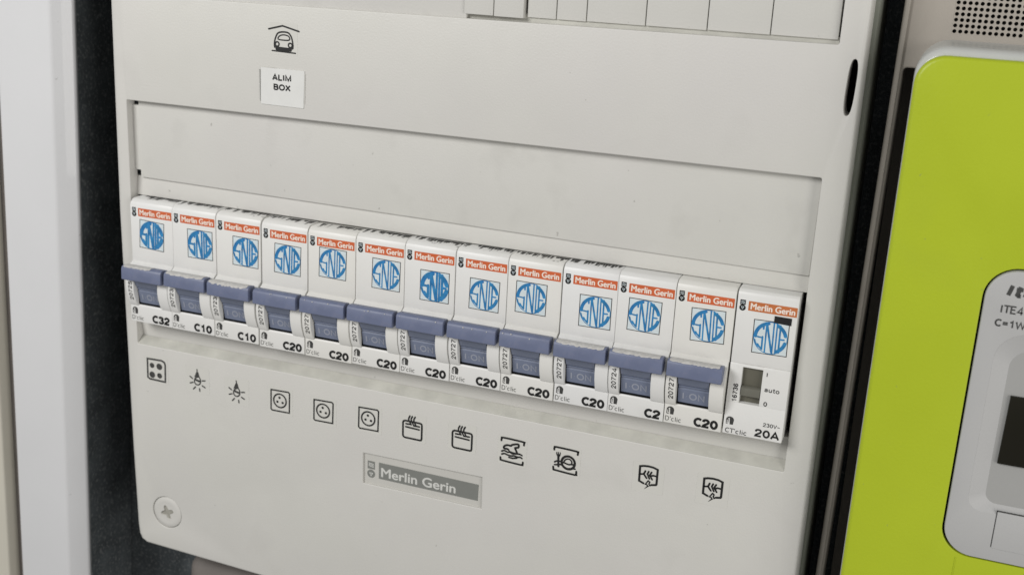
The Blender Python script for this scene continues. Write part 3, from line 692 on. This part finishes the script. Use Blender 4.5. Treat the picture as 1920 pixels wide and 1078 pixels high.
# contactor at the right end
t13 = thing("contactor", "module marked 20A at the row's right end, grey slider window instead of blue lever", "contactor", (12 * W_ + DX[13], 0, DZ[13]))
bm = bmesh.new()
wx0, wx1, wz0, wz1 = 3.95, 9.95, 10.3, 21.35
FP = [(0, 44), (0, 22.2), (-.25, 21.8), (-1.0, 6.5), (-1.55, 0.05)]
pf = [(-1.55, .05), (-.85, 9.9)]
add_prism(bm, [(0, 22.3), (0, 43.3), (.4, 44.2), (1.5, 44.8), (28, 44.8), (28, 22.3)], .16, 17.8, .22, 2)
add_prism(bm, [(-1.6, .05), (-1.0, 10.2), (28, 10.2), (28, .05)], .16, 17.8, .2, 2)
add_prism(bm, [(-1.0, 10.15), (-.35, 21.4), (-.1, 22.3), (28, 22.3), (28, 10.15)], .16, wx0, .18, 2)
add_prism(bm, [(-1.0, 10.15), (-.35, 21.4), (-.1, 22.3), (28, 22.3), (28, 10.15)], wx1, 17.8, .18, 2)
add_prism(bm, [(-.36, 21.4), (-.1, 22.28), (4, 22.28), (4, 21.4)], wx0 - .3, wx1 + .3)
link("housing", to_mesh(bm, 25), M["housing"], t13)
bm = bmesh.new(); add_box(bm, wx0 - .1, wx1 + .1, .9, 2.5, 10, 21.5)
wn = link("slider_window", to_mesh(bm), M["tripper"], t13)
bm = bmesh.new(); add_prism(bm, [(1.0, 12.2), (-.9, 12.6), (-.8, 15.0), (.2, 15.4), (1.0, 15.4)], wx0 + .15, wx1 - .15, .15, 2)
link("slider", to_mesh(bm), M["tripper2"], wn)
me_b13 = me_band.copy(); me_b13.materials.clear(); link("brand_band", me_b13, M["orange"], t13); link("brand_lettering", me_brand, M["white"], t13)
ms = link("maker_symbol", me_sym, M["ink"], t13); link("symbol_mark", me_symw, M["sticker"], ms)
emblem(t13, 13)
bm = bmesh.new(); sheet(bm, [(11.3, 36.3), (16.3, 36.1), (16.3, 38.35), (11.35, 38.4)], -.14)
link("indicator_patch", fin_flat(bm), M["ink"], t13)
def onface(s, x0, x1, z0, z1, bold, mt, rot=False, name="lettering"):
    me = text_mesh(s, x0, x1, z0, z1, 0, bold, rot=rot)
    for v in me.vertices:
        z = v.co.z / S; v.co.y = ((-1.6 + .6 * (z - .05) / 10.15) if z < 10.2 else (-1.0 + .65 * (z - 10.2) / 11.2)) * S - .00006
    link(name, me, M[mt], t13)
onface("I", 11.1, 11.6, 19.5, 21.0, .18, "ink2", name="position_lettering"); onface("auto", 11.0, 15.4, 14.9, 16.5, .16, "ink2", name="position_lettering"); onface("0", 11.2, 12.3, 10.4, 12.0, .18, "ink2", name="position_lettering")
onface("16736", 1.75, 3.3, 10.4, 16.0, .17, "ink", True, "code_lettering")
onface("CT'clic", .9, 7.4, .35, 2.0, .14, "ink2", name="type_lettering"); onface("230V~", 11.9, 16.9, 4.15, 5.5, .15, "ink2", name="voltage_lettering")
onface("20A", 9.7, 17.1, .6, 3.4, .2, "ink", name="rating_lettering")
hs = link("house_symbol", me_house, M["ink"], t13, loc=(0, .63, 0))

# ------------------------------------------------------------------ blanking plates of the upper row
def blanking(x0, x1, y, z0, label, b=.35):
    o = thing("blanking_plate", label, "blanking plate", ((x0 + x1) / 2, y, z0), "blanking plates in the upper row")
    h = (x1 - x0) / 2 - .12
    bm = bmesh.new(); add_box(bm, -h, h, 0, 4.5, 0, 45, b, 2)
    link("plate_face", to_mesh(bm), M["blank"], o)
    bm = bmesh.new(); add_box(bm, -h + .6, h - .6, 4.5, 14, 2, 43)
    link("clip_body", to_mesh(bm), M["blank"], o)
blanking(124.4, 134.0, 3.1, 116.95, "narrow blank cover at the left end of the upper row, standing slightly forward")
blanking(134.0, 143.7, 3.1, 116.85, "second narrow blank cover from the left, its right edge casting a dark step")
blanking(144.2, 153.4, 4.6, 117.2, "narrow blank cover just right of the dark step in the upper row")
blanking(153.4, 162.7, 4.6, 117.2, "narrow blank cover between a narrow and a wide one in the upper row")
blanking(162.7, 180.5, 4.6, 117.3, "leftmost of the four wide blank covers in the upper row")
blanking(180.5, 198.4, 4.6, 117.35, "second of the four wide blank covers in the upper row")
blanking(198.4, 216.2, 4.6, 117.45, "third of the four wide blank covers in the upper row")
blanking(216.2, 234.7, 4.6, 117.5, "rightmost wide blank cover in the top right corner of the off-white panel")

# ------------------------------------------------------------------ white jamb and door leaf on the left
def slanted(bm, xb, xt, zb, zt, plan, b=.6):
    """prism standing up with a plan outline (dx, y), leaning from xb at zb to xt at zt"""
    t = bmesh.new()
    a = [t.verts.new((xb + dx, y, zb)) for dx, y in plan]; c = [t.verts.new((xt + dx, y, zt)) for dx, y in plan]
    n = len(plan); t.faces.new(a); t.faces.new(c[::-1]); side = []
    for i in range(n): t.faces.new((a[i], c[i], c[(i + 1) % n], a[(i + 1) % n]))
    bmesh.ops.recalc_face_normals(t, faces=t.faces)
    if b: bev(t, [e for e in t.edges if abs(e.verts[0].co.z - e.verts[1].co.z) > 50], b, 3)
    merge(bm, t)
jamb = thing("cabinet_jamb", "tall glossy white cabinet side post left of the dark gap beside the switchboard", "cabinet frame", (-36, 0, -200))
bm = bmesh.new(); slanted(bm, -5.2, 10.0, 0, 420, [(0, 0), (-24, 0), (-24, 15), (-1.2, 15), (5.9, 6.0)], 1.2)
link("post", to_mesh(bm, 50), M["frame"], jamb)
bm = bmesh.new(); slanted(bm, -5.2, 10.0, 0, 420, [(-1.6, 15.2), (-20, 15.2), (-20, 44), (-4, 44)], .3)
link("rear_seal", to_mesh(bm, 50), M["charcoal"], jamb)
door = thing("cabinet_door", "narrow sliver of an open cream cabinet door at the far left edge", "cabinet door", (-66, -2, -200))
bm = bmesh.new(); slanted(bm, -3.8, 10.5, 0, 420, [(0, 0), (-60, -3), (-60, 15), (0, 18)], 1.0)
link("door_panel", to_mesh(bm, 50), M["leaf"], door)
bm = bmesh.new(); slanted(bm, -3.8, 10.5, 0, 420, [(.1, 6), (9, 6), (9, 16), (.1, 16)], .2)
link("gap_shade_strip", to_mesh(bm, 50), M["duct"], door)  # brown strip painting the shade in the gap between door and jamb

# rounded duct end below the cover
du = thing("cable_duct", "grey-brown rounded cable duct end in the shadow below the cover", "cable duct", (60, 25, -160))
bm = bmesh.new(); add_box(bm, -60, 130, 0, 19, 0, 49.5, 7, 4)
link("duct_body", to_mesh(bm, 60), M["duct"], du)
bm = bmesh.new(); add_box(bm, -60, 130, -1.0, 4, 10, 14, 1, 2)
link("duct_lid_rib", to_mesh(bm, 60), M["duct"], du)

# ------------------------------------------------------------------ beige meter board with vent
bd_ = thing("meter_board", "beige plastic meter board with a small square-hole vent, right of the dark gap", "meter board", (300, 17.5, -180))
def bl(pts): return [(x - 300, z + 180) for x, z in pts]
lean = lambda lp: [(x + (z * .0125 if x < 255 else 0), z) for x, z in lp]
o_ = lean(rrect(248.35, 400, -180, 230, 1.0, 3))
cut = lean(rrect(250.5, 392, -176, 110.5, 1.2, 4))
px, pz, nx, nz = 1.528, 1.53, 24, 20
vx, vz = 263.76, 121.33
vent = [(vx - px / 2, vz - pz / 2), (vx + px * (nx - .5), vz - pz / 2), (vx + px * (nx - .5), vz + pz * (nz - .5)), (vx - px / 2, vz + pz * (nz - .5))]
bm = bmesh.new(); pierced(bm, bl(o_), -1.2, [(.5, -1.2), (.15, -1.0), (0, -.6), (0, 26)], [(bl(lean(rrect(249.9, 398, -178, 228, 1, 3))), .3, .2)])
link("rim", to_mesh(bm, 40), M["board"], bd_)
bm = bmesh.new(); pierced(bm, bl(lean(rrect(249.2, 399, -179, 229, .5, 2))), .2, [(0, .2), (0, 2)], [(bl(cut), .7, 20), (bl(vent), .01, .24)])
link("board_face", to_mesh(bm, 40), M["board"], bd_)
# vent grid: a sheet of holes, each with its own wall
bm = bmesh.new()
for ix in range(nx):
    for iz in range(nz):
        cx = vx + ix * px; cz = vz + iz * pz
        q = [(cx - px / 2, cz - pz / 2), (cx + px / 2, cz - pz / 2), (cx + px / 2, cz + pz / 2), (cx - px / 2, cz + pz / 2)]
        r = .56; h = circle(cx, cz, r, 8, 22.5, 382.5)[:8]
        qs = [bm.verts.new((x - 300, .25, z + 180)) for x, z in q]; hs_ = [bm.verts.new((x - 300, .25, z + 180)) for x, z in h]; hb = [bm.verts.new((x - 300, 1.5, z + 180)) for x, z in h]
        # h starts at 22.5 deg: corners sit at 45, 135, 225, 315 (between pairs)
        for c_, (i0, i1) in zip((2, 3, 0, 1), ((0, 1), (2, 3), (4, 5), (6, 7))):
            bm.faces.new((qs[c_], hs_[i1], hs_[i0]))
        for (ca, cb), (i0, i1) in zip(((2, 3), (3, 0), (0, 1), (1, 2)), ((1, 2), (3, 4), (5, 6), (7, 0))):
            bm.faces.new((qs[ca], qs[cb], hs_[i1], hs_[i0]))
        for k in range(8): bm.faces.new((hs_[k], hs_[(k + 1) % 8], hb[(k + 1) % 8], hb[k]))
bmesh.ops.remove_doubles(bm, verts=bm.verts, dist=.001)
vg = link("vent_grille", to_mesh(bm, 30), M["board"], bd_)
bm = bmesh.new(); add_box(bm, 262.5 - 300, 300 - 300, 1.6, 2.4, 120.3 + 180, 152 + 180)
link("vent_backing", to_mesh(bm), M["black"], vg)
bm = bmesh.new(); add_box(bm, 251.5 - 300, 399 - 300, 20, 22, -179 + 180, 229 + 180)
link("board_back", to_mesh(bm), M["channel"], bd_)

# ------------------------------------------------------------------ lime electricity meter
mt = thing("electricity_meter", "lime green electricity meter with grey display panel at the right edge", "electricity meter", (320, -12, -150))
MX, MY, MZ = 320, -12, -150
def ml(pts): return [(x - MX, z - MZ) for x, z in pts]
bm = bmesh.new(); lp = ml(rrect(255.75, 385, -150, 119.0, (4, 4, 8, 8), 10))
pierced(bm, lp, 3.0, [(3.0, 3.0), (1.6, 3.25), (.7, 4.0), (.2, 5.2), (0, 7), (0, 50)], [])
link("casing", to_mesh(bm, 40), M["casing"], mt)
lime_o = rrect(256.1, 384, -149, 116.7, (4, 4, 7, 7.5), 10)
disp = rrect(281.0, 366, -18.8, 64.6, (8.2, 8.2, 8.6, 8.6), 10); disp = [(x, z - (.0 if z > 0 else .0)) for x, z in disp]
bm = bmesh.new(); pierced(bm, ml(lime_o), 1.0, [(1.2, 1.0), (.6, 1.15), (.2, 1.6), (0, 2.3), (0, 3.5)], [(ml(disp), .25, 3.2)])
link("green_cover", to_mesh(bm, 40), M["lime"], mt)
bm = bmesh.new(); add_box(bm, 285.6 - MX, 286.0 - MX, .86, 1.2, -149 - MZ, -19.4 - MZ, .1, 1)
link("cover_ridge", to_mesh(bm), M["lime"], mt)
bm = bmesh.new(); add_plan(bm, ml(rrect(280.5, 367, -19.3, 65.1, 8.6, 10)), 2.9, 3.3)
link("display_gap", to_mesh(bm), M["black"], mt)
bm = bmesh.new()
well = rrect(290.6, 358, -1.8, 42.5, (3, 3, 3, 5), 6)
panel_o = rrect(281.55, 365.5, -18.3, 64.1, 8.0, 10)
pierced(bm, ml(panel_o), .5, [(.5, .5), (.15, .65), (0, 1.1), (0, 2.9)], [(ml(rrect(286.2, 361, -4.2, 47.5, (4, 4, 6, 8), 6)), .05, .56)])
# sloping frame down to the inner well
a = ml(rrect(286.2, 361, -4.2, 47.5, (4, 4, 6, 8), 6)); c = ml(well)
va = [bm.verts.new((x, .56, z)) for x, z in a]; vc = [bm.verts.new((x, 2.3, z)) for x, z in c]
for k in range(len(a)): bm.faces.new((va[k], va[(k + 1) % len(a)], vc[(k + 1) % len(a)], vc[k]))
dp = link("display_panel", to_mesh(bm, 40), M["metergrey"], mt)
bm = bmesh.new(); add_plan(bm, ml(rrect(289, 359, -3.5, 48, 4, 5)), 2.25, 2.8)
link("display_inset", to_mesh(bm), M["metergrey2"], dp)
bm = bmesh.new(); add_plan(bm, ml([(291.9, 10.2), (340, 10.6), (340, 30.2), (292.2, 29.8)]), 1.3, 2.4, .35, 2)
link("display_glass", to_mesh(bm), M["lcd"], dp)
bm = bmesh.new(); add_plan(bm, ml([(294.25, -14.3), (340, -14.3), (340, -3.3), (294.25, -3.3)]), .28, .62, .12, 2)
link("flap", to_mesh(bm), M["metergrey"], dp)
bm = bmesh.new(); add_box(bm, 294.0 - MX, 340 - MX, .47, .60, -3.3 - MZ, -2.95 - MZ); add_box(bm, 293.98 - MX, 294.2 - MX, .47, .60, -14 - MZ, -3.0 - MZ)
link("flap_gap", to_mesh(bm), M["ink2"], dp)
link("lettering", text_mesh("Itron", 286.4 - MX, 299.4 - MX, 56.9 - MZ, 60.8 - MZ, .46, .27, .28), M["ink2"], dp)
link("lettering", text_mesh("ITE41", 285.9 - MX, 292.6 - MX, 52.4 - MZ, 54.9 - MZ, .46, .16), M["ink2"], dp)
link("lettering", text_mesh("C=1W", 285.0 - MX, 292.6 - MX, 48.6 - MZ, 50.9 - MZ, .46, .19), M["ink2"], dp)
